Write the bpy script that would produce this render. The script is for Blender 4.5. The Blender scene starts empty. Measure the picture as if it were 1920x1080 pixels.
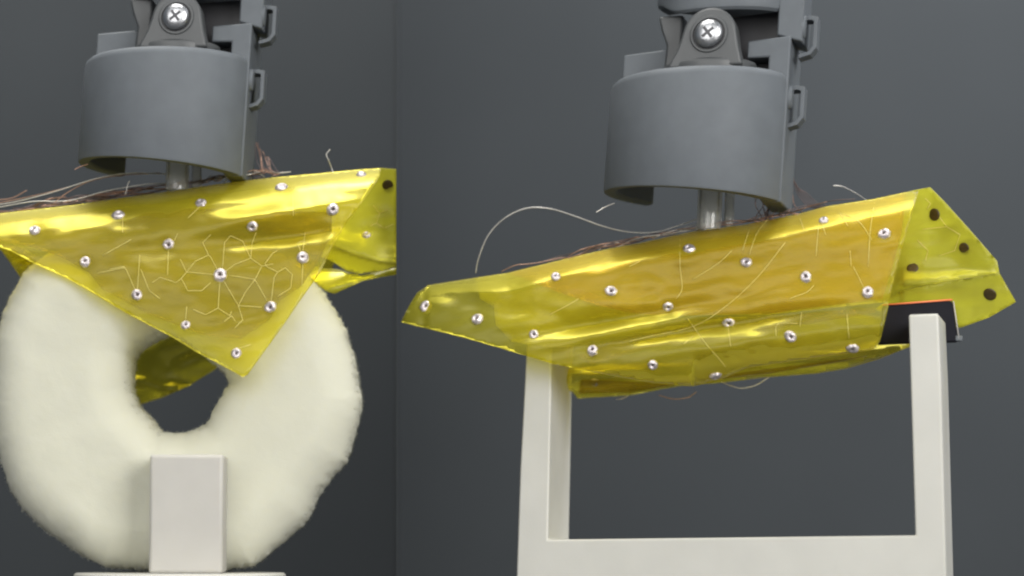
import bpy, bmesh, math, random
import numpy as np
from mathutils import Vector, Matrix, noise
from mathutils.geometry import delaunay_2d_cdt

random.seed(7)
S = bpy.context.scene
COL = S.collection
MM = 0.001
R = math.radians

# ------------------------------------------------------------------ camera
F_PX, CX, CY = 4200.0, 744.0, 540.0          # focal length and principal column in 1920x1080 pixels
HORIZON = 1010.0
CAM_Y, CAM_Z = -470.0, 22.0                  # millimetres
PITCH = math.atan((HORIZON - CY) / F_PX)
cam_d = bpy.data.cameras.new('camera')
cam = bpy.data.objects.new('camera', cam_d)
COL.objects.link(cam)
cam_d.sensor_width = 36.0
cam_d.lens = F_PX / 1920.0 * 36.0
cam_d.shift_x = (960.0 - CX) / 1920.0
cam_d.clip_start, cam_d.clip_end = 0.02, 20.0
cam.location = (0, CAM_Y * MM, CAM_Z * MM)
cam.rotation_euler = (R(90) + PITCH, 0, 0)
cam_d.dof.use_dof = True
cam_d.dof.focus_distance = 0.462
cam_d.dof.aperture_fstop = 9.0
S.camera = cam

# ------------------------------------------------------------------ world, lamps, exposure
wd = bpy.data.worlds.new('World')
S.world = wd
wd.use_nodes = True
bg = wd.node_tree.nodes['Background']
bg.inputs[0].default_value = (0.80, 0.90, 1.0, 1)
bg.inputs[1].default_value = 0.17

def lamp(name, loc, target, size, power, colour=(1, 1, 1), sy=None):
    d = bpy.data.lights.new(name, 'AREA')
    d.energy = power
    d.color = colour
    d.size = size
    if sy:
        d.shape = 'RECTANGLE'
        d.size_y = sy
    o = bpy.data.objects.new(name, d)
    COL.objects.link(o)
    o.location = loc
    o.rotation_euler = (Vector(target) - Vector(loc)).to_track_quat('-Z', 'Y').to_euler()
    return o

lamp('ceiling_lamp', (-0.06, 0.0, 0.62), (0.0, 0.0, 0.06), 0.45, 4.2, (1.0, 0.97, 0.92), 0.34)
lamp('front_fill', (-0.25, -0.85, 0.34), (0.02, 0, 0.06), 0.6, 4.0, (1.0, 0.98, 0.95))  # added fill from near the camera, softens contrast
lamp('side_softbox', (0.46, -0.66, 0.26), (0.03, 0, 0.08), 0.4, 5.6, (1.0, 0.98, 0.95))
lamp('backdrop_gradient_lamp', (-0.03, 0.06, 0.40), (-0.01, 0.22, 0.16), 0.12, 1.0, (1.0, 0.98, 0.96))  # added out-of-view lamp for the left bay's backdrop gradient
lamp('backdrop_gradient_lamp', (0.24, 0.06, 0.40), (0.24, 0.22, 0.18), 0.14, 1.2, (0.98, 0.98, 1.0))  # likewise added, brightens the right bay's backdrop towards the top

S.view_settings.view_transform = 'Standard'
S.view_settings.look = 'None'
S.view_settings.gamma = 1.0
S.view_settings.exposure = 0.0
S.view_settings.use_curve_mapping = False
S.render.engine = 'CYCLES'
S.cycles.transparent_max_bounces = 32
S.cycles.max_bounces = 14
S.cycles.transmission_bounces = 10
S.cycles.use_denoising = True
S.cycles.filter_width = 2.2

# ------------------------------------------------------------------ helpers
def W(px, py, y):
    """point (mm) where the ray of a pixel meets the upright plane at depth y (mm)."""
    dx, dz = (px - CX) / F_PX, (CY - py) / F_PX
    c, s = math.cos(PITCH), math.sin(PITCH)
    yw, zw = c - dz * s, s + dz * c
    t = (y - CAM_Y) / yw
    return Vector((dx * t, y, CAM_Z + zw * t))

ORG = {}

def root(name, org_mm, label, cat, group=None):
    o = bpy.data.objects.new(name, None)
    COL.objects.link(o)
    o.empty_display_size = 0.01
    o.location = Vector(org_mm) * MM
    o['label'] = label
    o['category'] = cat
    if group:
        o['group'] = group
    ORG[o.name] = Vector(org_mm)
    return o

def mk(name, verts, faces, mats, parent=None, smooth=True, sharp=None, mi=None, org=None):
    """verts in world millimetres"""
    off = ORG[parent.name] if parent else Vector(org or (0, 0, 0))
    me = bpy.data.meshes.new(name)
    me.from_pydata([((Vector(v) - off) * MM)[:] for v in verts], [], faces)
    for m in (mats if isinstance(mats, (list, tuple)) else [mats]):
        me.materials.append(m)
    bm = bmesh.new()
    bm.from_mesh(me)
    bmesh.ops.recalc_face_normals(bm, faces=bm.faces)
    bm.to_mesh(me)
    bm.free()
    if mi:
        me.polygons.foreach_set('material_index', mi)
    me.polygons.foreach_set('use_smooth', [smooth] * len(me.polygons))
    if smooth and sharp:
        me.set_sharp_from_angle(angle=R(sharp))
    me.update()
    o = bpy.data.objects.new(name, me)
    COL.objects.link(o)
    if parent:
        o.parent = parent
        ORG[o.name] = off
    else:
        o.location = off * MM
        ORG[o.name] = off
    return o

def bevel(o, w, seg=2, ang=35):
    m = o.modifiers.new('bevel', 'BEVEL')
    m.width = w * MM
    m.segments = seg
    m.limit_method = 'ANGLE'
    m.angle_limit = R(ang)
    m.harden_normals = False
    return o

def catmull(pts, n=8):
    P = [np.array(p, float) for p in pts]
    if len(P) < 3:
        return [P[0] + (P[-1] - P[0]) * k / n for k in range(n + 1)]
    P = [2 * P[0] - P[1]] + P + [2 * P[-1] - P[-2]]
    out = []
    for i in range(1, len(P) - 2):
        a, b, c, d = P[i - 1], P[i], P[i + 1], P[i + 2]
        for k in range(n):
            t = k / n
            out.append(0.5 * ((2 * b) + (c - a) * t + (2 * a - 5 * b + 4 * c - d) * t * t + (3 * b - a - 3 * c + d) * t ** 3))
    out.append(P[-2])
    return out

def tube_geo(pts, r, sides=6, taper=False):
    P = [Vector(p) for p in pts]
    vs, fs = [], []
    n = len(P)
    up = Vector((0.13, 0.9, 0.41)).normalized()
    for i, p in enumerate(P):
        t = (P[min(i + 1, n - 1)] - P[max(i - 1, 0)]).normalized()
        a = t.cross(up)
        if a.length < 1e-4:
            a = t.cross(Vector((1, 0, 0)))
        a.normalize()
        b = t.cross(a)
        rr = r * (1 - 0.9 * i / (n - 1)) if taper else r
        for k in range(sides):
            q = 2 * math.pi * k / sides
            vs.append(p + a * math.cos(q) * rr + b * math.sin(q) * rr)
    for i in range(n - 1):
        for k in range(sides):
            k2 = (k + 1) % sides
            fs.append((i * sides + k, i * sides + k2, (i + 1) * sides + k2, (i + 1) * sides + k))
    fs.append(tuple(range(sides)))
    fs.append(tuple((n - 1) * sides + k for k in range(sides)))
    return vs, fs

def box_geo(x0, x1, y0, y1, z0, z1):
    v = [(x, y, z) for z in (z0, z1) for y in (y0, y1) for x in (x0, x1)]
    f = [(0, 1, 3, 2), (4, 6, 7, 5), (0, 4, 5, 1), (2, 3, 7, 6), (0, 2, 6, 4), (1, 5, 7, 3)]
    return v, f

def prism_geo(poly, y0, y1):
    """poly of (x, z); extruded along y"""
    n = len(poly)
    v = [(x, y0, z) for x, z in poly] + [(x, y1, z) for x, z in poly]
    f = [tuple(range(n)), tuple(range(2 * n - 1, n - 1, -1))]
    f += [(i, (i + 1) % n, n + (i + 1) % n, n + i) for i in range(n)]
    return v, f

def lathe_geo(prof, n=24, cap=False):
    """prof (r, z) about z"""
    v, f = [], []
    for r, z in prof:
        for k in range(n):
            a = 2 * math.pi * k / n
            v.append((r * math.cos(a), r * math.sin(a), z))
    for i in range(len(prof) - 1):
        for k in range(n):
            k2 = (k + 1) % n
            f.append((i * n + k, i * n + k2, (i + 1) * n + k2, (i + 1) * n + k))
    if cap:
        f.append(tuple(range(n)))
        f.append(tuple((len(prof) - 1) * n + k for k in range(n)))
    return v, f

def inside(p, poly):
    x, y = p
    c = False
    n = len(poly)
    for i in range(n):
        x1, y1 = poly[i]
        x2, y2 = poly[(i + 1) % n]
        if (y1 > y) != (y2 > y) and x < (x2 - x1) * (y - y1) / (y2 - y1) + x1:
            c = not c
    return c

def densify(poly, step):
    out = []
    n = len(poly)
    for i in range(n):
        a, b = np.array(poly[i], float), np.array(poly[(i + 1) % n], float)
        k = max(1, int(round(np.linalg.norm(b - a) / step)))
        for j in range(k):
            out.append(tuple(a + (b - a) * j / k))
    return out

def bdist(P, loop):
    """distance of points to a closed loop (numpy)"""
    P = np.asarray(P, float)
    L = np.asarray(loop, float)
    M = np.roll(L, -1, axis=0)
    best = np.full(len(P), 1e9)
    for a, b in zip(L, M):
        ab = b - a
        t = np.clip(((P - a) @ ab) / max(ab @ ab, 1e-9), 0, 1)
        best = np.minimum(best, np.linalg.norm(P - (a + t[:, None] * ab), axis=1))
    return best

def triangulate(loops, step, extra=()):
    """loops[0] outer, the others holes, in pixels: points, triangles, per-loop index lists"""
    pts, edges, idx = [], [], []
    for lp in loops:
        d = densify(lp, step)
        b = len(pts)
        pts += d
        idx.append(list(range(b, b + len(d))))
        edges += [(b + i, b + (i + 1) % len(d)) for i in range(len(d))]
    o = np.array(loops[0])
    x0, y0 = o.min(0)
    x1, y1 = o.max(0)
    grid = []
    row = 0
    y = y0
    while y < y1:
        x = x0 + (step / 2 if row % 2 else 0)
        while x < x1:
            if inside((x, y), loops[0]) and not any(inside((x, y), h) for h in loops[1:]):
                grid.append((x, y))
            x += step
        y += step * 0.87
        row += 1
    if grid:
        g = np.array(grid)
        keep = np.ones(len(g), bool)
        for lp in loops:
            keep &= bdist(g, lp) > step * 0.55
        pts += [tuple(q) for q in g[keep]]
    if extra:
        x_ = np.array([q for q in extra if inside(q, loops[0])])
        pts += [tuple(q) for q in x_[bdist(x_, loops[0]) > 0.8]]
    res = delaunay_2d_cdt([Vector(p) for p in pts], edges, [], 0, 1e-4)
    V, Fc = res[0], res[2]
    tri = []
    for f in Fc:
        c = sum((V[i] for i in f), Vector((0, 0))) / len(f)
        if inside(c, loops[0]) and not any(inside(c, h) for h in loops[1:]):
            tri.append(tuple(f))
    orig = res[3]
    back = {}
    for i, ol in enumerate(orig):
        for k in ol:
            back[k] = i
    return [tuple(v) for v in V], tri, [[back[k] for k in l] for l in idx]

# ------------------------------------------------------------------ materials
def lin(r, g, b):
    f = lambda c: (c / 255 / 12.92) if c / 255 <= 0.04045 else ((c / 255 + 0.055) / 1.055) ** 2.4
    return (f(r), f(g), f(b), 1)

def mat(name, col, rough=0.5, metal=0.0, var=0.08, scale=400.0, bump=0.0, bscale=2000.0, spec=0.5, sss=0.0, sr=0.002):
    m = bpy.data.materials.new(name)
    m.use_nodes = True
    nt = m.node_tree
    b = nt.nodes['Principled BSDF']
    tc = nt.nodes.new('ShaderNodeTexCoord')
    nz = nt.nodes.new('ShaderNodeTexNoise')
    nz.inputs['Scale'].default_value = scale
    nz.inputs['Detail'].default_value = 5
    nt.links.new(tc.outputs['Object'], nz.inputs['Vector'])
    rp = nt.nodes.new('ShaderNodeValToRGB')
    rp.color_ramp.elements[0].position = 0.3
    rp.color_ramp.elements[1].position = 0.7
    rp.color_ramp.elements[0].color = tuple(c * (1 - var) for c in col[:3]) + (1,)
    rp.color_ramp.elements[1].color = tuple(min(1, c * (1 + var)) for c in col[:3]) + (1,)
    nt.links.new(nz.outputs['Fac'], rp.inputs['Fac'])
    nt.links.new(rp.outputs['Color'], b.inputs['Base Color'])
    b.inputs['Roughness'].default_value = rough
    b.inputs['Metallic'].default_value = metal
    b.inputs['Specular IOR Level'].default_value = spec
    if sss:
        b.inputs['Subsurface Weight'].default_value = sss
        b.inputs['Subsurface Radius'].default_value = (1.0, 0.9, 0.6)
        b.inputs['Subsurface Scale'].default_value = sr
    if bump:
        n2 = nt.nodes.new('ShaderNodeTexNoise')
        n2.inputs['Scale'].default_value = bscale
        n2.inputs['Detail'].default_value = 4
        nt.links.new(tc.outputs['Object'], n2.inputs['Vector'])
        bp = nt.nodes.new('ShaderNodeBump')
        bp.inputs['Strength'].default_value = bump
        bp.inputs['Distance'].default_value = 0.0003
        nt.links.new(n2.outputs['Fac'], bp.inputs['Height'])
        nt.links.new(bp.outputs['Normal'], b.inputs['Normal'])
    return m

def film_mat(name, tint, body, opacity, rough=0.16):
    """thin clear polymer film: tinted see-through, a little milky body, glossy skin"""
    m = bpy.data.materials.new(name)
    m.use_nodes = True
    nt = m.node_tree
    nt.nodes.clear()
    N, L = nt.nodes.new, nt.links.new
    out = N('ShaderNodeOutputMaterial')
    tr = N('ShaderNodeBsdfTransparent')
    tr.inputs[0].default_value = tint
    df = N('ShaderNodeBsdfDiffuse')
    tl = N('ShaderNodeBsdfTranslucent')
    tc = N('ShaderNodeTexCoord')
    mp = N('ShaderNodeMapping')
    mp.inputs['Rotation'].default_value = (0, R(10), 0)
    mp.inputs['Scale'].default_value = (35, 90, 120)
    nz = N('ShaderNodeTexNoise')
    nz.inputs['Scale'].default_value = 1.0
    nz.inputs['Detail'].default_value = 6
    L(tc.outputs['Object'], mp.inputs['Vector'])
    L(mp.outputs['Vector'], nz.inputs['Vector'])
    rp = N('ShaderNodeValToRGB')
    rp.color_ramp.elements[0].position = 0.3
    rp.color_ramp.elements[1].position = 0.72
    rp.color_ramp.elements[0].color = tuple(c * 0.86 for c in body[:3]) + (1,)
    rp.color_ramp.elements[1].color = tuple(min(1, c * 1.12) for c in body[:3]) + (1,)
    L(nz.outputs['Fac'], rp.inputs['Fac'])
    L(rp.outputs['Color'], df.inputs['Color'])
    L(rp.outputs['Color'], tl.inputs['Color'])
    bp = N('ShaderNodeBump')
    bp.inputs['Strength'].default_value = 0.12
    bp.inputs['Distance'].default_value = 0.0006
    L(nz.outputs['Fac'], bp.inputs['Height'])
    mx1 = N('ShaderNodeMixShader')
    mx1.inputs[0].default_value = 0.55
    L(df.outputs[0], mx1.inputs[1])
    L(tl.outputs[0], mx1.inputs[2])
    mx2 = N('ShaderNodeMixShader')
    mx2.inputs[0].default_value = opacity
    L(tr.outputs[0], mx2.inputs[1])
    L(mx1.outputs[0], mx2.inputs[2])
    gl = N('ShaderNodeBsdfGlossy')
    gl.inputs['Roughness'].default_value = rough
    gl.inputs['Color'].default_value = (1, 1, 1, 1)
    L(bp.outputs['Normal'], gl.inputs['Normal'])
    fr = N('ShaderNodeFresnel')
    fr.inputs['IOR'].default_value = 1.45
    L(bp.outputs['Normal'], fr.inputs['Normal'])
    mx3 = N('ShaderNodeMixShader')
    fm = N('ShaderNodeMath')
    fm.operation = 'MULTIPLY'
    fm.inputs[1].default_value = 0.5
    L(fr.outputs[0], fm.inputs[0])
    L(fm.outputs[0], mx3.inputs[0])
    L(mx2.outputs[0], mx3.inputs[1])
    L(gl.outputs[0], mx3.inputs[2])
    L(mx3.outputs[0], out.inputs['Surface'])
    return m

M_back = mat('backdrop_board', (0.044, 0.050, 0.055, 1), 0.8, var=0.06, scale=12, bump=0.1, bscale=900, spec=0.2)
M_table = mat('dark_table', (0.04, 0.042, 0.045, 1), 0.7, var=0.1, scale=60)
M_resin = mat('grey_resin', (0.124, 0.138, 0.152, 1), 0.58, var=0.05, scale=260, bump=0.05, bscale=2600, spec=0.3, sss=0.12, sr=0.0015)
M_resin2 = mat('dark_grey_resin', (0.075, 0.08, 0.083, 1), 0.45, var=0.06, scale=300, bump=0.05, bscale=2600)
M_black = mat('inside_shade', (0.02, 0.02, 0.024, 1), 0.5, var=0.1)  # black colour for the shade inside slot, recess and hollow
M_steel = mat('screw_steel', (0.55, 0.56, 0.58, 1), 0.34, metal=1.0, var=0.15, scale=900, bump=0.2, bscale=1500)
M_slot = mat('screw_recess', (0.07, 0.07, 0.075, 1), 0.4, metal=0.6, var=0.2)
M_foam = mat('cream_foam', (0.61, 0.605, 0.50, 1), 0.95, var=0.02, scale=90, bump=0.10, bscale=2600, spec=0.1, sss=0.35, sr=0.004)
M_white = mat('white_print', (0.54, 0.535, 0.49, 1), 0.55, var=0.03, scale=120, bump=0.06, bscale=2200, sss=0.15, sr=0.002)
M_block = mat('pale_print', (0.48, 0.465, 0.425, 1), 0.55, var=0.03, scale=150, bump=0.05, bscale=2200, sss=0.25, sr=0.002)
M_film = film_mat('yellow_film', (0.97, 0.92, 0.33, 1), (0.90, 0.85, 0.09, 1), 0.205, 0.34)
M_film_back = film_mat('yellow_film_brightened', (0.96, 0.93, 0.36, 1), (0.95, 0.92, 0.13, 1), 0.42, 0.30)  # paler, more opaque copy: brightness of the back panels put into colour
M_film_shade = film_mat('shade_film', (0.86, 0.77, 0.18, 1), (0.38, 0.31, 0.012, 1), 0.36, 0.35)  # olive sheets stand in for shade behind and in the film
M_film_amber = film_mat('amber_film', (0.95, 0.79, 0.20, 1), (0.86, 0.58, 0.03, 1), 0.24, 0.35)
M_film_pale = film_mat('milky_film', (0.93, 0.93, 0.75, 1), (0.80, 0.80, 0.58, 1), 0.42, 0.4)
M_film_edge = mat('film_edge', (0.60, 0.56, 0.20, 1), 0.4, var=0.05)
M_elec = mat('electrode_metal', (0.64, 0.57, 0.57, 1), 0.32, metal=0.55, var=0.6, scale=800, bump=0.8, bscale=1800)
M_pit = mat('electrode_pit', (0.13, 0.10, 0.09, 1), 0.5, metal=0.4, var=0.3)
M_hole = mat('eyelet_back', (0.055, 0.035, 0.006, 1), 0.5, var=0.3, scale=1500)
M_trace = mat('pale_trace', (0.68, 0.60, 0.19, 1), 0.35, var=0.1)
M_copper = mat('copper_wire', (0.34, 0.20, 0.14, 1), 0.4, metal=0.5, var=0.2, scale=500)
M_dkwire = mat('dark_wire', (0.10, 0.065, 0.06, 1), 0.5, var=0.2)
M_silver = mat('bare_wire', (0.55, 0.53, 0.50, 1), 0.35, metal=0.5, var=0.15)
M_red = mat('red_edge', (0.80, 0.22, 0.10, 1), 0.5)
M_pale = mat('pale_edge', (0.42, 0.40, 0.38, 1), 0.5)
M_rubber = mat('black_rubber', (0.010, 0.010, 0.015, 1), 0.7, var=0.1, scale=300, spec=0.15)

M_glass = bpy.data.materials.new('clear_tube')
M_glass.use_nodes = True
gb = M_glass.node_tree.nodes['Principled BSDF']
gb.inputs['Base Color'].default_value = (0.93, 0.93, 0.90, 1)
gb.inputs['Roughness'].default_value = 0.08
gb.inputs['Transmission Weight'].default_value = 0.88
gb.inputs['IOR'].default_value = 1.40

# ------------------------------------------------------------------ setting
def struct(name, g, m):
    o = mk(name, g[0], g[1], m, smooth=False)
    o['kind'] = 'structure'
    return o

struct('table_top', box_geo(-700, 700, -900, 236, -30, 0), M_table)
struct('backdrop_wall', box_geo(-700, -0.03, 220, 230, 0.0, 600), M_back)
struct('backdrop_wall', box_geo(0.03, 700, 220, 230, 0.0, 600), M_back)
struct('added_divider', box_geo(-0.025, 0.025, -6, 229.0, 0.0, 599), M_back)  # added thin divider at the seam, keeps the light of both setups apart

# ------------------------------------------------------------------ gripper bracket
def gripper(cx, cy, y0, yaw, shear, sc_, label):
    c0 = W(cx, cy, y0)
    rt = root('gripper_bracket', c0, label, 'gripper', 'grey jointed gripper brackets')
    Rz = Matrix.Rotation(R(yaw), 3, 'Z')

    def T(v):
        v = Vector(v) * sc_
        q = Rz @ v
        q.x += q.z * shear
        return c0 + q

    def part(name, g, m, bev=0.0, smooth=True, parent=None, sharp=35):
        o = mk(name, [T(v) for v in g[0]], g[1], m, parent or rt, smooth, sharp)
        if bev:
            bevel(o, bev)
        return o

    # curved front shell: wraps from the back left round the front to the side block
    Ro, Ri = 18.2, 15.6
    zb = lambda x: -23.6 - 0.10 * x
    vs, fs = [], []
    N = 72
    a0, a1 = R(-137), R(72)
    m_ = 0
    for i in range(N + 1):
        a = a0 + (a1 - a0) * i / N
        s, c = math.sin(a), -math.cos(a)
        zl = zb(Ro * s)
        prof = [(Ro - 0.15, zl), (Ro, zl + 0.35), (Ro, -1.6), (Ro - 0.25, -0.75), (Ro - 0.9, -0.15), (Ro - 1.6, 0),
                (Ri + 0.3, -0.1), (Ri, -0.5), (Ri, zl + 0.4), (Ri + 0.3, zl)]
        m_ = len(prof)
        vs += [(r * s, r * c, z) for r, z in prof]
    for i in range(N):
        for k in range(m_):
            k2 = (k + 1) % m_
            fs.append((i * m_ + k, i * m_ + k2, (i + 1) * m_ + k2, (i + 1) * m_ + k))
    fs.append(tuple(range(m_)))
    fs.append(tuple(N * m_ + k for k in range(m_)))
    part('curved_shell', (vs, fs), M_resin)
    # floor plate inside the shell
    v, f = lathe_geo([(0.01, -5.5), (15.4, -5.5), (15.4, -2.6), (0.01, -2.6)], 40)
    part('inner_plate', (v, f), M_resin2)
    # side block with an overhanging arm
    part('side_block', prism_geo([(13.6, -25.2), (17.7, -25.6), (17.7, 7.2), (9.3, 6.6), (9.3, 3.2), (13.6, 3.2)], -5.6, 11.0), M_resin, 0.35)
    part('slot_shade_block', box_geo(8.6, 13.5, 1.2, 5.0, -2.4, 3.1), M_black)  # black box stands for the shade in the notch
    # tab on the other side
    part('side_tab', prism_geo([(-15.6, -2.5), (-7.2, -2.5), (-6.0, 4.6), (-7.4, 6.4), (-15.6, 5.8)], -3.6, 1.6), M_resin, 0.3)
    # saucer flange under the lug
    v, f = lathe_geo([(0.01, -2.6), (8.0, -2.6), (8.6, -0.4), (8.4, 0.2), (6.2, 1.2), (0.01, 1.6)], 40)
    v = [(x * 1.08 + 2.0, y * 0.9 - 5.0, z + 1.9) for x, y, z in v]
    part('flange', (v, f), M_resin2)
    # pivot lug
    zc, xl = 7.2, 2.6
    out = [(xl - 7.8, 0.8), (xl - 7.2, 2.4), (xl - 6.1, 4.6), (xl - 5.5, 6.6)]
    for k in range(17):
        a = R(165 - k * 150 / 16)
        out.append((xl + 5.2 * math.cos(a), zc + 5.3 * math.sin(a)))
    out += [(xl + 5.4, 6.6), (xl + 5.8, 4.6), (xl + 6.4, 2.4), (xl + 6.8, 0.8)]
    part('pivot_lug', prism_geo(out, -11.5, -6.5), M_resin2, 0.5)
    # recess ring and screw, turned towards the front
    v, f = lathe_geo([(3.05, 0.0), (3.15, 0.35), (3.55, 0.35), (3.75, 0.0)], 36)
    part('washer_ring', ([(xl + x, -11.5 - z, zc + y) for x, y, z in v], f), M_resin2)
    v, f = lathe_geo([(0.01, 0.08), (3.0, 0.08)], 36)
    part('recess_shadow_gap', ([(xl + x, -11.5 - z, zc + y) for x, y, z in v], f), M_black)
    v, f = lathe_geo([(2.75, 0.05), (2.75, 0.9), (2.55, 1.25), (2.0, 1.6), (1.2, 1.8), (0.01, 1.86)], 36)
    sc = part('screw', ([(xl + x, -11.5 - z, zc + y) for x, y, z in v], f), M_steel)
    g1 = box_geo(-1.35, 1.35, -0.28, 0.28, 1.4, 1.9)
    g2 = box_geo(-0.28, 0.28, -1.35, 1.35, 1.4, 1.905)
    vv = list(g1[0]) + list(g2[0])
    ff = list(g1[1]) + [tuple(i + 8 for i in q) for q in g2[1]]
    ca, sa = math.cos(R(38)), math.sin(R(38))
    part('cross_recess', ([(xl + x * ca - y * sa, -11.5 - z, zc + x * sa + y * ca) for x, y, z in vv], ff), M_slot, smooth=False, parent=sc)
    # upper link: curved body that continues above the frame
    vs, fs = [], []
    N = 40
    a0, a1 = R(-112), R(66)
    for i in range(N + 1):
        a = a0 + (a1 - a0) * i / N
        s, c = math.sin(a), -math.cos(a)
        Ru = 12.2
        lift = 2.6 * math.exp(-((s + 0.99) / 0.25) ** 2)
        zl = 12.4 + lift
        prof = [(Ru - 0.9, zl), (Ru - 0.2, zl + 0.5), (Ru, zl + 1.3), (Ru, 62), (0.5, 62), (0.5, zl + 0.3)]
        m_ = len(prof)
        vs += [(r * s + 2.2 + (2.2 if s > 0 else 0) * s, r * c * 0.8 - 0.5, z) for r, z in prof]
    for i in range(N):
        for k in range(m_):
            k2 = (k + 1) % m_
            fs.append((i * m_ + k, i * m_ + k2, (i + 1) * m_ + k2, (i + 1) * m_ + k))
    fs.append(tuple(range(m_)))
    fs.append(tuple(N * m_ + k for k in range(m_)))
    part('upper_link', (vs, fs), M_resin)
    part('upper_fork', prism_geo([(-7.4, -1.0), (-4.0, -1.0), (-4.0, 13), (-9.0, 13), (-8.2, 10.0), (-7.0, 7.0)], -4.6, 1.5), M_resin2, 0.5)
    part('gap_shade_block', box_geo(1.0, 15.6, 1.0, 7.0, -1.5, 14.0), M_black)  # black box stands for the dark hollow beside the lug
    part('upper_side_block', prism_geo([(14.8, 7.6), (19.8, 6.0), (20.4, 62), (14.8, 62)], -5.0, 6.0), M_resin, 0.35)
    # cable clips on the outer side
    for zc2, xo in ((-3.4, 17.7), (10.4, 19.4)):
        path = [(xo - 0.5, 1.2), (xo + 1.6, 1.2), (xo + 2.9, 0.9), (xo + 2.9, -5.2), (xo + 1.8, -6.6), (xo - 0.5, -7.2)]
        th = 0.42
        outl = [(x, z) for x, z in path]
        inn = [(xo - 0.5, 0.3), (xo + 1.5, 0.35), (xo + 2.1, 0.1), (xo + 2.1, -4.9), (xo + 1.4, -5.9), (xo - 0.5, -6.4)]
        poly = [(x, z + zc2) for x, z in outl] + [(x, z + zc2) for x, z in reversed(inn)]
        part('cable_clip', prism_geo(poly, -2.6, 1.6), M_resin, 0.12, smooth=False)
        v, f = lathe_geo([(0.01, 0), (1.9, 0), (1.7, 0.8), (0.01, 1.0)], 20)
        part('side_boss', ([(xo + z - 0.1, y - 3.2, zc2 + x * 1.3 - 1.2) for x, y, z in v], f), M_resin)
    return rt, T

gl, TL = gripper(321, 118, 0.0, -4, 0.055, 1.0, 'grey resin gripper bracket above the film on the cream foam ring')
gr, TR = gripper(1318, 155, -3.0, -17, 0.080, 1.065, 'grey resin gripper bracket above the film on the white U-shaped frame')

# ------------------------------------------------------------------ foam ring on its holder
f_out = [(-6, 720), (-1, 640), (12, 590), (28, 555), (50, 516), (92, 482), (150, 460), (250, 446), (340, 442), (450, 452),
         (530, 480), (590, 532), (621, 570), (650, 623), (667, 680), (679, 753), (674, 791), (662, 830), (650, 868), (621, 897),
         (597, 931), (578, 974), (530, 1018), (477, 1061), (420, 1069), (340, 1071), (280, 1070), (207, 1064), (159, 1042),
         (87, 993), (48, 955), (24, 916), (10, 873), (0, 830), (-6, 770)]
f_hole = [(249, 702), (251, 672), (262, 655), (280, 643), (300, 632), (325, 622), (355, 640), (395, 676), (424, 702), (433, 722),
          (414, 753), (400, 779), (389, 799), (373, 806), (352, 813), (307, 813), (289, 793), (260, 763), (248, 732)]
YF, YB = -14.0, 12.0
fc = W(338, 1071, -1)
foam = None
P2, TRI, LI = triangulate([f_out, f_hole], 6.0)
A2 = np.array(P2)
do, dh = bdist(A2, f_out) / 9.0, bdist(A2, f_hole) / 9.0
def rnd(d, r):
    q = np.clip(1 - d / r, 0, 1)
    return r * (1 - np.sqrt(np.clip(1 - q * q, 0, 1)))
ins = np.minimum(rnd(do, 9.0) , 9.0) + np.minimum(rnd(dh, 8.0), 8.0)
ins = np.minimum(ins, 12.6)
vs = []
for side in (0, 1):
    for (px, py), k, a_, b_ in zip(P2, ins, do, dh):
        w = W(px, py, -1.0)
        nz = noise.noise(Vector((px * 0.02, py * 0.02, 3.1 + side))) * 0.7 + noise.noise(Vector((px * 0.11, py * 0.11, side))) * 0.22
        y = YF + k + nz * 0.22 if side == 0 else YB - k + nz * 0.22
        eb = 0.15 + 0.85 * math.exp(-min(a_, b_) / 1.2)
        jx = eb * (noise.noise(Vector((px * 0.10, py * 0.10, 7))) * 0.34 + noise.noise(Vector((px * 0.31, py * 0.31, 17))) * 0.22)
        jz = eb * (noise.noise(Vector((px * 0.10, py * 0.10, 11))) * 0.34 + noise.noise(Vector((px * 0.31, py * 0.31, 21))) * 0.22)
        vs.append((w.x + jx, y, w.z + jz))
n2 = len(P2)
fs = [t for t in TRI] + [tuple(i + n2 for i in reversed(t)) for t in TRI]
for lp in LI:
    for i in range(len(lp)):
        a, b = lp[i], lp[(i + 1) % len(lp)]
        fs.append((a, b, b + n2, a + n2))
foam_root = root('foam_ring', fc, 'cream foam ring with ragged hole, standing upright behind the pale block', 'foam ring')
foam = mk('ring_body', vs, fs, M_foam, foam_root, True)
# loose fibres over the surface
me = foam.data
hv, hf = [], []
polys = list(me.polygons)
areas = np.array([p.area for p in polys])
for pi in np.random.default_rng(3).choice(len(polys), 24000, p=areas / areas.sum()):
    p = polys[pi]
    ids = list(p.vertices)[:3]
    u, v_ = random.random(), random.random()
    if u + v_ > 1:
        u, v_ = 1 - u, 1 - v_
    a, b, c = (me.vertices[i].co for i in ids)
    q = (a + (b - a) * u + (c - a) * v_) / MM + ORG[foam.name]
    nrm = p.normal
    if abs(nrm.y) > 0.45:
        continue
    d = (nrm + Vector((random.gauss(0, .6), random.gauss(0, .6), random.gauss(0, .6)))).normalized()
    L_ = random.uniform(0.2, 0.75)
    t = d.cross(Vector((0.3, 0.5, 0.8))).normalized() * 0.05
    b0 = len(hv)
    q0 = q - nrm * 0.1
    hv += [q0 - t, q0 + t, q + d * L_ * 0.6 + t * 0.7, q + d * L_ * 0.6 - t * 0.7, q + d * L_ + Vector((random.gauss(0, .08), 0, random.gauss(0, .08)))]
    hf += [(b0, b0 + 1, b0 + 2, b0 + 3), (b0 + 3, b0 + 2, b0 + 4)]
fz = mk('foam_fibre', hv, hf, M_foam, foam_root, False)
fz['kind'] = 'stuff'

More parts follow.
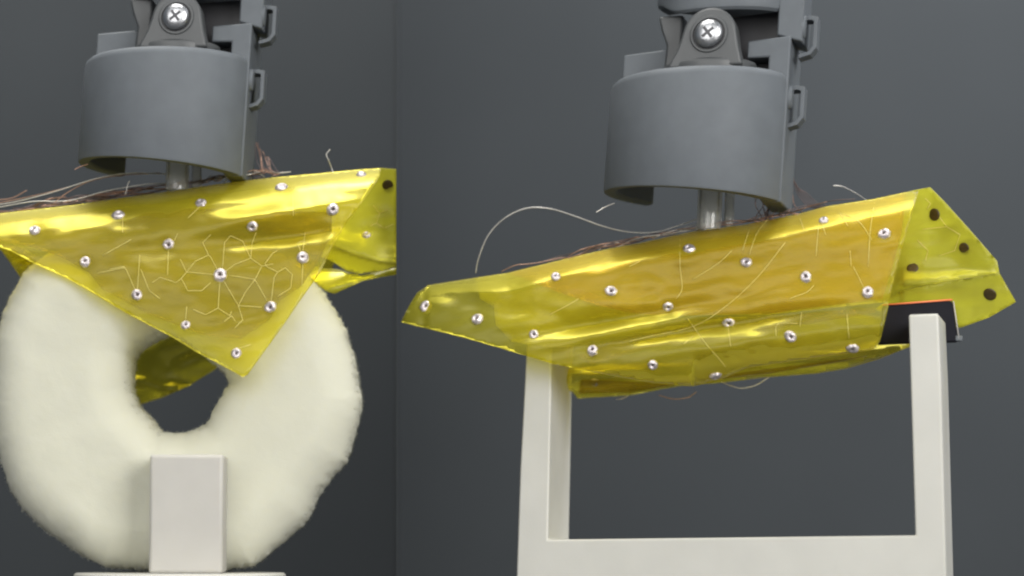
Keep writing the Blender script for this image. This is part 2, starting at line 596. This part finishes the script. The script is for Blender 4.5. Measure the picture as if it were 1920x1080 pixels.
dc = W(338, 1074, -12)
st = root('ring_stand', (dc.x, dc.y, 0), 'pale printed block on a round base in front of the foam ring', 'stand')
v, f = lathe_geo([(0.01, 0), (21.0, 0), (21.4, -0.4), (21.4, -3.6), (21.0, -4), (12, -4.2), (9, -6), (9, -dc.z + 1.5), (17, -dc.z + 1.2), (17, -dc.z), (0.01, -dc.z)], 96)
mk('round_base', [(dc.x + x, dc.y + y, dc.z + z) for x, y, z in v], f, M_white, st, True, 40)
a, b = W(281, 852, -24), W(419, 852, -24)
bevel(mk('upright_block', *box_geo(a.x, b.x, -24.0, -12.5, dc.z + 0.02, a.z), M_block, st, True, 40), 0.7, 3)

# ------------------------------------------------------------------ U-shaped frame
psi = R(18)
c_l = W(963, 1080, 0)
def onplane(px, py, back=0.0):
    """ray of the pixel meets the upright front plane of the frame"""
    dx, dz = (px - CX) / F_PX, (CY - py) / F_PX
    c, s = math.cos(PITCH), math.sin(PITCH)
    d = Vector((dx, c - dz * s, s + dz * c))
    o = Vector((0, CAM_Y, CAM_Z))
    n = Vector((-math.sin(psi), -math.cos(psi), 0))
    t = (Vector((c_l.x, 0.0, 0)) - o).dot(n) / d.dot(n)
    return o + d * t
fr_px = [(963, 1080), (975, 880), (986, 671), (990, 604), (1037, 604), (1034, 684), (1027, 1012), (1717, 1004), (1704, 590), (1759, 588),
         (1764, 700), (1772, 1000), (1774, 1080)]
pts = [onplane(*p) for p in fr_px]
pts[0].z = pts[-1].z = 0.0
pts = [p for p in pts]
bk = Vector((math.sin(psi), math.cos(psi), 0)) * 18.6
def slab(ids):
    P = [pts[i] for i in ids]
    n = len(P)
    v = P + [p + bk for p in P]
    f = [tuple(range(n)), tuple(range(2 * n - 1, n - 1, -1))] + [(i, (i + 1) % n, n + (i + 1) % n, n + i) for i in range(n)]
    return v, f
fr_root = root('u_frame', (pts[0].x + 40, 0, 0), 'white printed U-shaped frame carrying the wide yellow film', 'frame')
v, f = slab(range(len(pts)))
bevel(mk('frame_body', v, f, M_white, fr_root, True, 30), 0.35, 2)

# black pad behind the top of the right post
pb = [W(1655, 573, -9), W(1786, 563, -9), W(1797, 640, -9), W(1648, 645, -9)]
pad = root('black_pad', W(1725, 643, 0), 'small black rubber pad with a red top edge behind the frame post', 'pad')
n = Vector((math.sin(R(8)), math.cos(R(8)), 0))
v = [p for p in pb] + [p + n * 3.0 for p in pb]
f = [(0, 1, 2, 3), (7, 6, 5, 4), (0, 4, 5, 1), (1, 5, 6, 2), (2, 6, 7, 3), (3, 7, 4, 0)]
bevel(mk('pad_body', v, f, M_rubber, pad, True, 30), 0.25)
tl, tr_, br = pb[0], pb[1], pb[2]
v, f = tube_geo([tl + Vector((0, -0.1, 0.12)), tr_ + Vector((0, -0.1, 0.12))], 0.2, 8)
mk('red_top_edge', v, f, M_red, pad)
v, f = tube_geo([tr_ + Vector((0.1, -0.1, 0.1)), br + Vector((0.1, -0.1, 0.5))], 0.16, 8)
mk('pale_side_edge', v, f, M_pale, pad)
v, f = box_geo(br.x - 0.6, br.x + 0.9, -9.2, -7.0, br.z + 0.1, br.z + 1.2)
bevel(mk('corner_nub', v, f, M_resin, pad, True, 30), 0.2)

# ------------------------------------------------------------------ yellow sensor films
def interp(pts, x):
    xs = [p[0] for p in pts]
    ys = [p[1] for p in pts]
    return float(np.interp(x, xs, ys))

def rows(ridge, x0, x1):
    return [(x, interp(ridge, x) + o) for o in (1.2, 3, 5.5, 9, 13.5, 19, 26) for x in np.arange(x0, x1, 5.0)]

def sheet(name, poly, depth, parent, step=9.0, thick=0.07, mats=None, extra=()):
    P, T_, _ = triangulate([poly], step, extra)
    o = mk(name, [W(px, py, depth(px, py)) for px, py in P], T_, mats or [M_film, M_film_edge], parent)
    m = o.modifiers.new('film thickness', 'SOLIDIFY')
    m.thickness = thick * MM
    m.offset = 0
    m.material_offset_rim = 1
    return o

# shared electrode meshes
def elec_mesh():
    prof = [(0.01, 0.22), (0.32, 0.25), (0.46, 0.58), (0.70, 0.66), (1.0, 0.52), (1.2, 0.28), (1.3, 0.0), (1.3, -0.25)]
    n = 18
    v, f = lathe_geo(prof, n)
    rr = random.Random(5)
    v = [(x * (1 + rr.uniform(-.12, .12)) + 0.12 * (1.3 - math.hypot(x, y)), y * (1 + rr.uniform(-.12, .12)), z + rr.uniform(-.10, .10)) for x, y, z in v]
    me = bpy.data.meshes.new('electrode')
    me.from_pydata([(x * MM, y * MM, z * MM) for x, y, z in v], [], f)
    me.materials.append(M_elec)
    me.materials.append(M_pit)
    for p in me.polygons:
        p.use_smooth = True
        p.material_index = 1 if p.index < n * 1 else 0
    return me

def eyelet_mesh():
    v, f = lathe_geo([(0.01, 0.12), (0.9, 0.16), (1.15, 0.12), (1.25, -0.1)], 18)
    me = bpy.data.meshes.new('eyelet')
    me.from_pydata([(x * MM, y * MM, z * MM) for x, y, z in v], [], f)
    me.materials.append(M_hole)
    for p in me.polygons:
        p.use_smooth = True
    return me

ME_E, ME_H = elec_mesh(), eyelet_mesh()

def electrode(px, py, depth, parent, scale=1.0, me=None, name='electrode'):
    c = W(px, py, depth(px, py))
    gx = W(px + 5, py, depth(px + 5, py)) - W(px - 5, py, depth(px - 5, py))
    gy = W(px, py + 5, depth(px, py + 5)) - W(px, py - 5, depth(px, py - 5))
    nr = gx.cross(gy).normalized()
    if nr.y > 0:
        nr = -nr
    nr = (nr + Vector((random.gauss(0, .12), random.gauss(0, .05), random.gauss(0, .12)))).normalized()
    o = bpy.data.objects.new(name, me or ME_E)
    COL.objects.link(o)
    o.parent = parent
    o.location = (c + nr * 0.05 - ORG[parent.name]) * MM
    q = nr.to_track_quat('Z', 'Y').to_matrix() @ Matrix.Rotation(random.uniform(0, 6.28), 3, 'Z')
    o.rotation_euler = q.to_euler()
    o.scale = (scale * random.uniform(0.86, 1.1), scale * random.uniform(0.86, 1.1), scale)
    return o

def trace(pp, depth, parent, r=0.06, m=None, lift=0.10, name='trace', n=4):
    line = catmull(pp, n) if len(pp) > 2 else [np.array(pp[0], float) + (np.array(pp[1], float) - np.array(pp[0], float)) * k / 6 for k in range(7)]
    v, f = tube_geo([W(x, y, depth(x, y) - lift) for x, y in line], r, 5)
    return mk(name, v, f, m or M_trace, parent)

def straight(pp, depth, parent, r=0.06, lift=0.10):
    line = []
    for a, b in zip(pp[:-1], pp[1:]):
        for k in range(5):
            line.append((a[0] + (b[0] - a[0]) * k / 5, a[1] + (b[1] - a[1]) * k / 5))
    line.append(pp[-1])
    v, f = tube_geo([W(x, y, depth(x, y) - lift) for x, y in line], r, 5)
    return mk('trace', v, f, M_trace, parent)

def wire(pp, parent, r=0.10, m=None, n=8, name='lead_wire'):
    v, f = tube_geo([W(*p) for p in catmull(pp, n)], r, 5)
    return mk(name, v, f, m or M_copper, parent)

def bumps(lst):
    def fn(px, py):
        s = 0.0
        for bx_, by_, sx, sy, ang, amp in lst:
            dx, dy = px - bx_, py - by_
            c, q = math.cos(R(ang)), math.sin(R(ang))
            u, w = dx * c + dy * q, -dx * q + dy * c
            s += amp * math.exp(-(u / sx) ** 2 - (w / sy) ** 2)
        return s
    return fn

def streak(px, py, ang, amp, seed):
    c, q = math.cos(R(ang)), math.sin(R(ang))
    u, w = px * c + py * q, -px * q + py * c
    crease = abs(noise.noise(Vector((u * 0.007 + 3, w * 0.022, seed + 9)))) + 0.7 * abs(noise.noise(Vector((u * 0.016 + w * 0.012, w * 0.03 - u * 0.01, seed + 13))))
    return amp * (noise.noise(Vector((u * 0.006, w * 0.028, seed))) + 0.5 * noise.noise(Vector((u * 0.013, w * 0.07, seed + 5))) - 1.6 * crease)

# ---------- the film on the foam ring
EL = [(65, 432), (160, 491), (257, 553), (348, 610), (443, 663), (222, 404), (316, 458), (413, 516), (507, 576), (377, 381), (473, 424), (568, 483),
      (528, 352), (624, 393), (678, 328)]
ER = [(798, 575), (895, 598), (1001, 627), (1111, 657), (1224, 684), (1341, 703), (1042, 519), (1146, 546), (1253, 575), (1366, 604), (1482, 631), (1598, 652),
      (1292, 467), (1399, 492), (1511, 520), (1627, 548), (1544, 414), (1658, 439)]
def dents(E, px, py):
    s = 0.0
    for i, (x, y) in enumerate(E):
        d2 = (px - x) ** 2 + (py - y) ** 2
        if d2 < 4000:
            s += (0.35 + 0.2 * math.sin(i * 2.7)) * math.exp(-d2 / 420.0) - 0.25 * math.exp(-d2 / 1500.0)
    return s
fl = root('sensor_film', W(320, 420, 0), 'yellow transparent sensor film draped in a pointed flap over the cream foam ring', 'film', 'yellow sensor films with metal dots')
RL = [(-70, 411), (0, 400), (80, 391), (150, 383), (230, 371), (310, 360), (400, 347), (450, 340), (520, 332), (600, 325), (660, 319), (715, 315), (744, 317)]
rl_y = lambda px: interp(RL, px)
bl = bumps([(520, 402, 120, 15, -9, -2.2), (545, 442, 105, 15, -9, 2.2), (120, 395, 160, 14, -9, -1.0), (330, 470, 110, 20, -6, 0.9),
            (300, 520, 120, 26, 25, -0.8), (620, 450, 14, 60, 12, -0.8), (430, 560, 90, 30, 20, 0.8)])
def FL(px, py):
    e = max(0.0, py - rl_y(px))
    w = min(1.0, e / 25)
    return -0.5 - 11.5 * (1 - math.exp(-e / 15.0)) - 0.027 * e + w * (bl(px, py) + streak(px, py, -9, 0.35, 2.0) + dents(EL, px, py))
front_l = RL[:-2] + [(715, 315), (712, 330), (677, 384), (646, 423), (627, 457), (599, 513), (564, 562), (530, 612), (496, 659), (464, 703), (455, 707),
                     (440, 698), (366, 659), (324, 633), (238, 588), (180, 553), (130, 524), (60, 492), (20, 470), (-70, 440)]
sheet('front_flap', front_l, FL, fl, step=6.5, extra=rows(RL, -65, 712))
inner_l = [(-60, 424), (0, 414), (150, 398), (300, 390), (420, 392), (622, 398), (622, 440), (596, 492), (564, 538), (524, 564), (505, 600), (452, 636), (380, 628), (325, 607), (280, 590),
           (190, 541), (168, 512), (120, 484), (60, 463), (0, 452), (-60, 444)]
sheet('inner_shade_sheet', inner_l, lambda x, y: FL(x, y) + 0.9 + streak(x, y, -9, 0.35, 8.0), fl, mats=[M_film_shade, M_film_shade])  # dark sheet paints the shaded foam and hole behind the flap
def BL(px, py):
    e = max(0.0, py - rl_y(px))
    w = min(1.0, e / 25)
    return -0.5 + 3.0 * (1 - math.exp(-e / 60.0)) - 5.2 * math.exp(-((py - (470 + 0.28 * (px - 640))) / 40.0) ** 2) * w + w * streak(px, py, -6, 0.5, 4.0)
back_r = [(715, 315), (744, 317), (744, 494), (708, 489), (662, 476), (630, 463), (560, 440), (470, 430), (380, 428), (300, 432), (200, 436), (90, 440), (-70, 446),
          (-70, 411)] + RL[1:-2]
back_r = [(x if x < 743.3 else 743.0, y) for x, y in back_r]
sheet('back_panel', back_r, BL, fl, step=6.5, mats=[M_film_back, M_film_edge], extra=rows(RL, -65, 740))
# turned-under strip and lower pleat at the right end
def UL(px, py):
    k = py - (463 + 0.27 * (px - 630))
    return BL(px, 463 + 0.27 * (px - 630)) + 0.2 + 0.26 * max(0, k)
strip = [(560, 440), (630, 463), (662, 476), (708, 489), (743, 494), (743, 501), (727, 506), (671, 514), (649, 507), (619, 488), (560, 466)]
sheet('turned_under_strip', strip, UL, fl, step=6, mats=[M_film_back, M_film_edge])
def VL(px, py):
    return 9.0 - 0.09 * (py - 500) + streak(px, py, -20, 0.9, 6.0) - 3.0 * math.exp(-((py - (535 - 0.28 * (px - 640))) / 12.0) ** 2)
pleat = [(540, 480), (603, 503), (634, 505), (660, 513), (678, 517), (727, 505), (743, 502), (743, 515), (717, 519), (680, 527), (653, 539), (627, 551), (612, 546), (590, 531), (540, 505)]
sheet('lower_pleat', pleat, VL, fl, step=6, mats=[M_film_back, M_film_edge])
def DL(px, py):
    e = max(0.0, py - rl_y(px))
    return -0.2 + 17.0 * (1 - math.exp(-e / 34.0)) + 0.01 * e + streak(px, py, -20, 1.2, 9.0) * min(1, e / 60) - 2.2 * math.exp(-((py - (722 + 0.2 * (px - 280))) / 12.0) ** 2)
back_l = [(-70, 411)] + RL[1:-3] + [(640, 420), (620, 520), (560, 580), (500, 630), (430, 676), (410, 688), (390, 701), (350, 726), (300, 747), (230, 768), (170, 690), (90, 560),
                                 (40, 500), (0, 467), (-70, 446)]
sheet('back_flap', back_l, DL, fl, step=8, extra=rows(RL, -65, 600))
def CL(px, py):
    return 2.0 + 0.05 * (py - 440) + 2.4 * noise.noise(Vector((px * 0.05, py * 0.09, 1.7)))
crum = [(-70, 432), (0, 440), (20, 452), (45, 466), (80, 486), (60, 502), (39, 521), (18, 491), (0, 467), (-70, 452)]
sheet('crumpled_end', crum, CL, fl, step=5)

for x, y in EL:
    electrode(x, y, FL, fl, random.uniform(0.84, 1.04))
electrode(727, 347, BL, fl, 1.0, ME_H, 'eyelet')
electrode(687, 441, BL, fl, 0.75, ME_E)
HEXL = [[(413, 516), (350, 510), (340, 522)], [(350, 510), (338, 486)], [(316, 466), (314, 516)], [(413, 516), (395, 482), (391, 478)], [(417, 506), (421, 455), (432, 442)],
        [(413, 516), (440, 496), (470, 484), (491, 499), (478, 524), (430, 516)], [(470, 484), (473, 455), (480, 436)], [(478, 524), (500, 563)],
        [(413, 516), (409, 578), (431, 592), (434, 584)], [(413, 516), (447, 573), (490, 576)], [(507, 576), (514, 520), (521, 510), (500, 500), (497, 494), (512, 474), (520, 470)],
        [(391, 478), (380, 455), (395, 440)], [(432, 442), (455, 452), (470, 484)], [(340, 522), (352, 545), (378, 545), (395, 530)], [(409, 578), (385, 590), (362, 580)],
        [(447, 573), (455, 600), (440, 615)], [(478, 524), (460, 548), (447, 573)], [(535, 502), (548, 515), (545, 540), (520, 556)], [(330, 530), (300, 520), (285, 530)],
        [(232, 500), (205, 505)], [(280, 545), (300, 560)], [(491, 499), (512, 495)], [(350, 510), (366, 490), (391, 478)],
        [(521, 510), (535, 502)], [(257, 553), (262, 478)], [(257, 553), (238, 508), (232, 500)], [(264, 505), (280, 545)], [(568, 470), (572, 436)], [(568, 483), (558, 456), (566, 452), (580, 456)],
        [(183, 512), (233, 502)], [(192, 479), (246, 449)], [(377, 385), (352, 409)], [(230, 404), (230, 436)], [(325, 455), (333, 438)], [(434, 592), (420, 603)], [(434, 592), (441, 602)],
        [(340, 522), (330, 530)], [(549, 362), (550, 405)], [(348, 600), (350, 575)], [(443, 655), (470, 646)], [(568, 490), (566, 535)]]
for h in HEXL:
    straight(h, FL, fl)
for h in [[(700, 385), (712, 400), (706, 418), (720, 428)], [(712, 400), (728, 392)], [(706, 418), (694, 424)], [(720, 428), (738, 420)]]:
    straight(h, BL, fl, 0.06)
# wires lying along and over the ridge
rg = random.Random(21)
WL = [[(-20, 386, 1), (30, 378, 0), (100, 360, -1), (180, 335, -2), (240, 325, -1), (310, 326, 3)],
      [(-20, 384, 3), (40, 372, 2), (110, 356, 0), (170, 338, 0)], [(100, 382, -1), (125, 362, -1), (165, 341, -1), (215, 330, 1), (300, 324, 4)],
      [(-20, 392, 1), (60, 378, 0), (130, 376, 0), (200, 358, 0), (270, 346, 2), (312, 344, 4)], [(235, 365, -1), (240, 345, -1), (243, 339, -1)],
      [(-20, 376, 5), (20, 372, 5), (50, 357, 5)], [(140, 318, -16), (152, 312, -14), (165, 308, -12)]]
for w in WL:
    wire(w, fl, 0.095, M_silver if rg.random() < 0.55 else M_copper)
for k in range(18):
    x0 = rg.uniform(-30, 180)
    x1 = x0 + rg.uniform(120, 300)
    ps = []
    for j in range(5):
        x = x0 + (x1 - x0) * j / 4
        ps.append((x, rl_y(x) - rg.uniform(1, 17) * (0.4 if x < 60 else 1), rg.uniform(1, 7)))
    wire(ps, fl, 0.12, M_dkwire if k % 3 else M_copper)
for k in range(14):
    x0 = rg.uniform(360, 470)
    x1 = x0 + rg.uniform(40, 100)
    ps = []
    for j in range(5):
        x = x0 + (x1 - x0) * j / 4
        ps.append((x, rl_y(x) - rg.uniform(0, 14) - 6 * math.sin(math.pi * j / 4), rg.uniform(-1, 8)))
    wire(ps, fl, 0.10, (M_copper, M_dkwire, M_silver)[k % 3])
for k in range(9):
    x = 478 + k * 3.0
    wire([(x, 262 + k * 5 + rg.uniform(-6, 6), 9), (x + 4 + rg.uniform(-2, 4), 296, 8), (x + 10 + rg.uniform(-4, 8), 318, 5), (x + 16 + rg.uniform(-4, 14), 326, 3)], fl, 0.085, M_copper if k % 2 else M_dkwire)
wire([(625, 325, -1), (622, 316, 0), (616, 300, -1), (612, 290, -1), (619, 280, -1)], fl, 0.10, M_silver)

# ---------- the film on the U-shaped frame
fr = root('sensor_film', W(1330, 470, -3), 'wide yellow transparent sensor film draped over the white U-shaped frame', 'film', 'yellow sensor films with metal dots')
RR = [(752, 604), (768, 572), (782, 549), (803, 535), (891, 521), (951, 512), (1046, 489), (1134, 468), (1200, 456), (1302, 434), (1402, 421), (1498, 401), (1550, 387), (1640, 373), (1700, 360), (1722, 355), (1744, 351)]
rr_y = lambda px: interp(RR, px)
ry = lambda px: 7.0 - (px - 780) * 0.0200
br_ = bumps([(1150, 600, 170, 14, -10, 2.2), (1330, 612, 190, 11, -9, 2.0), (1180, 575, 120, 18, 5, -0.9), (1400, 640, 200, 14, -8, -1.0), (1000, 590, 120, 20, 10, 0.8),
             (1500, 560, 160, 22, -5, -0.9), (1250, 480, 300, 20, -11, -0.9), (870, 560, 90, 20, 8, 0.7), (1140, 625, 90, 16, -12, -1.2)])
def FR(px, py):
    e = max(0.0, py - rr_y(px)) if px > 800 else max(0.0, py - 535) * 0.7
    w = min(1.0, e / 25)
    k = 1.0 if px > 1000 else 0.45 + 0.55 * max(0, (px - 752)) / 248
    tuck = 0.0
    low = 700 - 0.14 * (px - 1300) if px > 1300 else 720
    tuck = 5.0 * max(0.0, 1 - (low - py) / 45.0) ** 2 if py > low - 45 and px > 1030 else 0.0
    return ry(px) - k * 9.0 * (1 - math.exp(-e / 17.0)) - 0.016 * e + w * (br_(px, py) + streak(px, py, -9, 0.4, 12.0) + dents(ER, px, py)) + tuck
front_r = RR[:-2] + [(1722, 358), (1716, 382), (1696, 450), (1678, 516), (1663, 587), (1650, 640), (1637, 655), (1550, 668), (1469, 679), (1400, 690), (1350, 712), (1300, 724),
                     (1224, 718), (1111, 697), (1039, 683), (986, 667), (881, 636)]
sheet('front_flap', front_r, FR, fr, step=6.5, extra=rows(RR, 806, 1716))
def BR(px, py):
    e = max(0.0, py - rr_y(px)) if px > 800 else max(0.0, py - 535)
    if px > 1744:
        e = max(0.0, py - 351 - (px - 1744) * 1.1)
    w = min(1.0, e / 25)
    lim = 1.0 if px < 1650 else max(0.8, 1 - (px - 1650) / 400)
    return ry(px) + lim * 10.0 * (1 - math.exp(-e / (40.0 if px < 1600 else 110.0 if px > 1700 else 40 + 0.7 * (px - 1600)))) + w * streak(px, py, -7, 0.6, 15.0) - 3.0 * math.exp(-((py - 530) / 18.0) ** 2) * (1 if px > 1690 else 0)
back_rr = RR[4:] + [(1770, 377), (1815, 427), (1870, 490), (1874, 512), (1770, 529), (1690, 545), (1660, 566), (1440, 590), (1180, 592), (985, 606), (900, 560)]
sheet('back_panel', back_rr, BR, fr, step=6.5, mats=[M_film_back, M_film_edge], extra=rows(RR, 900, 1740))
def UR(px, py):
    return 13.0 - (px - 1000) * 0.010 + 0.02 * (py - 650) + streak(px, py, -8, 1.2, 22.0) - 3.2 * math.exp(-((py - (690 - 0.09 * (px - 1300))) / 16.0) ** 2)
amber = RR[5:14] + [(1700, 362), (1690, 440), (1672, 505), (1655, 560), (1440, 588), (1250, 592), (1190, 588), (1120, 572), (1040, 545), (985, 524)]
sheet('amber_inner_layer', amber, lambda x, y: FR(x, y) + 1.0 + streak(x, y, -9, 0.3, 31.0), fr, mats=[M_film_amber, M_film_amber])
crease_shade = [(1085, 668), (1130, 645), (1200, 626), (1330, 606), (1450, 593), (1640, 576), (1642, 586), (1540, 603), (1470, 612), (1340, 632), (1210, 654), (1110, 684)]
sheet('crease_shade_strip', crease_shade, lambda x, y: FR(x, y) + 1.6, fr, mats=[M_film_shade, M_film_shade])  # dark strip paints the shade along the crease
crease_shade2 = [(1084, 738), (1090, 712), (1200, 716), (1300, 712), (1440, 692), (1560, 676), (1625, 668), (1560, 681), (1440, 701), (1300, 716), (1180, 736)]
sheet('crease_shade_strip', crease_shade2, lambda x, y: UR(x, y) - 1.2, fr, mats=[M_film_shade, M_film_shade])  # painted crease shade along the bottom edge
pale = [(925, 566), (990, 545), (1050, 532), (1130, 556), (1180, 585), (1240, 597), (1215, 622), (1150, 632), (1090, 648), (1020, 652), (960, 640), (930, 610)]
sheet('milky_inner_patch', pale, lambda x, y: FR(x, y) + 2.2 + streak(x, y, -9, 0.5, 33.0), fr, mats=[M_film_pale, M_film_pale])
def CR(px, py):
    yl = 512 + (1874 - px) * 0.165
    return BR(px, min(py, yl)) + 0.1 + 0.055 * max(0, py - yl) + streak(px, py, -12, 0.5, 17.0) * min(1, max(0, py - yl) / 15)
corner = [(1874, 512), (1889, 538), (1905, 566), (1855, 595), (1802, 614), (1760, 618), (1690, 600), (1640, 580), (1660, 566), (1690, 545), (1770, 529)]
sheet('corner_flap', corner, CR, fr, step=6, mats=[M_film_back, M_film_edge])
under = [(1000, 640), (1100, 602), (1440, 592), (1620, 590), (1700, 600), (1730, 640), (1704, 651), (1648, 673), (1587, 691), (1532, 700), (1439, 707), (1347, 718), (1273, 724), (1180, 741), (1083, 747),
         (1074, 735), (1030, 720)]
sheet('under_flap', under, UR, fr)

for i, (x, y) in enumerate(ER):
    electrode(x, y, FR, fr, random.uniform(0.84, 1.04))
electrode(1115, 716, UR, fr, 0.9)
for x, y in [(1752, 402), (1808, 465), (1711, 503)]:
    electrode(x, y, BR, fr, 1.0, ME_H, 'eyelet')
electrode(1856, 552, CR, fr, 1.05, ME_H, 'eyelet')
TRR = [[(1275, 448), (1275, 500), (1279, 540), (1268, 560)], [(1405, 430), (1392, 470)], [(1440, 410), (1418, 440), (1405, 478)], [(1300, 523), (1345, 495), (1372, 470)],
       [(1472, 455), (1420, 520), (1360, 575), (1300, 612), (1220, 630), (1180, 640)], [(1290, 598), (1320, 640), (1350, 675), (1360, 688)], [(1535, 420), (1530, 480)],
       [(1500, 410), (1508, 432)], [(1575, 400), (1590, 424)], [(1572, 398), (1610, 415), (1635, 450)], [(1600, 500), (1620, 540)], [(1594, 470), (1596, 500)], [(1640, 380), (1632, 430), (1628, 500)],
       [(1480, 560), (1512, 548), (1526, 535)], [(1540, 415), (1548, 440)], [(1282, 645), (1300, 630)], [(1455, 630), (1458, 608), (1495, 606)], [(1500, 612), (1503, 585)], [(1588, 590), (1592, 635)],
       [(1030, 590), (1065, 572), (1085, 560)], [(1180, 500), (1200, 490)], [(1365, 612), (1370, 650)]]
for t in TRR:
    trace(t, FR, fr, 0.055)
for h in [[(1730, 430), (1775, 425), (1800, 440), (1790, 470), (1760, 480)], [(1720, 450), (1740, 470), (1735, 490)], [(1775, 425), (1760, 405)], [(1735, 372), (1745, 382), (1738, 392)]]:
    straight(h, BR, fr, 0.06)
wire([(892, 512, 5), (897, 485, 4), (915, 442, 3), (945, 410, 2), (985, 391, 1), (1030, 391, 0), (1080, 406, 0), (1130, 424, 0), (1180, 435, 0), (1230, 435, 0), (1275, 422, 0), (1310, 410, 0)], fr, 0.115, M_silver)
wire([(1118, 398, -16), (1135, 388, -15), (1152, 381, -13)], fr, 0.10, M_silver)
wire([(1562, 348, 0), (1580, 350, 0), (1606, 363, -4), (1628, 378, -10)], fr, 0.11, M_silver)
wire([(1352, 716, 8), (1372, 724, 7), (1392, 728, 7), (1418, 722, 8), (1442, 707, 9)], fr, 0.085, M_silver)
wire([(1235, 741, 10), (1262, 748, 9), (1288, 746, 9), (1306, 735, 10)], fr, 0.08, M_copper)
wire([(1155, 749, 10), (1165, 748, 9), (1178, 742, 10)], fr, 0.08, M_silver)
wire([(940, 509, 4), (968, 497, 3), (1000, 494, 3), (1060, 482, 3)], fr, 0.09, M_copper)
for k in range(26):
    x0 = rg.uniform(1000, 1500)
    x1 = min(1640, x0 + rg.uniform(60, 180))
    ps = []
    for j in range(5):
        x = x0 + (x1 - x0) * j / 4
        ps.append((x, rr_y(x) - rg.uniform(-1, 9) - 5 * math.sin(math.pi * j / 4), ry(x) + rg.uniform(-1, 5)))
    wire(ps, fr, 0.09, (M_copper, M_dkwire, M_copper, M_silver)[k % 4])
for k in range(16):
    x = rg.uniform(1412, 1490)
    wire([(x, 360 + rg.uniform(-12, 12), 3), (x + rg.uniform(-8, 12), 385, 2), (x + rg.uniform(-20, 22), rr_y(x) - 4, ry(x) + 1), (x + rg.uniform(-30, 30), rr_y(x) - rg.uniform(0, 4), ry(x) - 0.5)], fr, 0.09, (M_copper, M_copper, M_dkwire)[k % 3])
for k in range(5):
    wire([(1484 + k * 3, 325 + 8 * k, 4), (1494 + k * 4, 360, 4), (1512 + k * 6, 384, 2), (1530 + k * 7, 391, -4)], fr, 0.09, M_dkwire)

# clear tubes that carry the films, children of their brackets
def tubes(rt, lst):
    for (px0, py0, px1, py1, y, rad) in lst:
        a, b = W(px0, py0, y), W(px1, py1, y)
        n = 24
        vs, fs = [], []
        for r_ in (rad, rad * 0.72):
            for p in (a, b):
                for k in range(n):
                    q = 2 * math.pi * k / n
                    vs.append(p + Vector((r_ * math.cos(q), r_ * math.sin(q), 0)))
        for k in range(n):
            k2 = (k + 1) % n
            fs += [(k, k2, n + k2, n + k), (2 * n + k, 3 * n + k, 3 * n + k2, 2 * n + k2), (k, 2 * n + k, 2 * n + k2, k2), (n + k, n + k2, 3 * n + k2, 3 * n + k)]
        mk('clear_tube', vs, fs, M_glass, rt, True, 40)
tubes(gl, [(335, 240, 332, 357, -0.5, 2.5), (371, 240, 368, 352, 3.0, 1.1)])
tubes(gr, [(1335, 270, 1329, 431, -4.0, 2.6), (1372, 280, 1366, 424, 0.0, 1.1)])
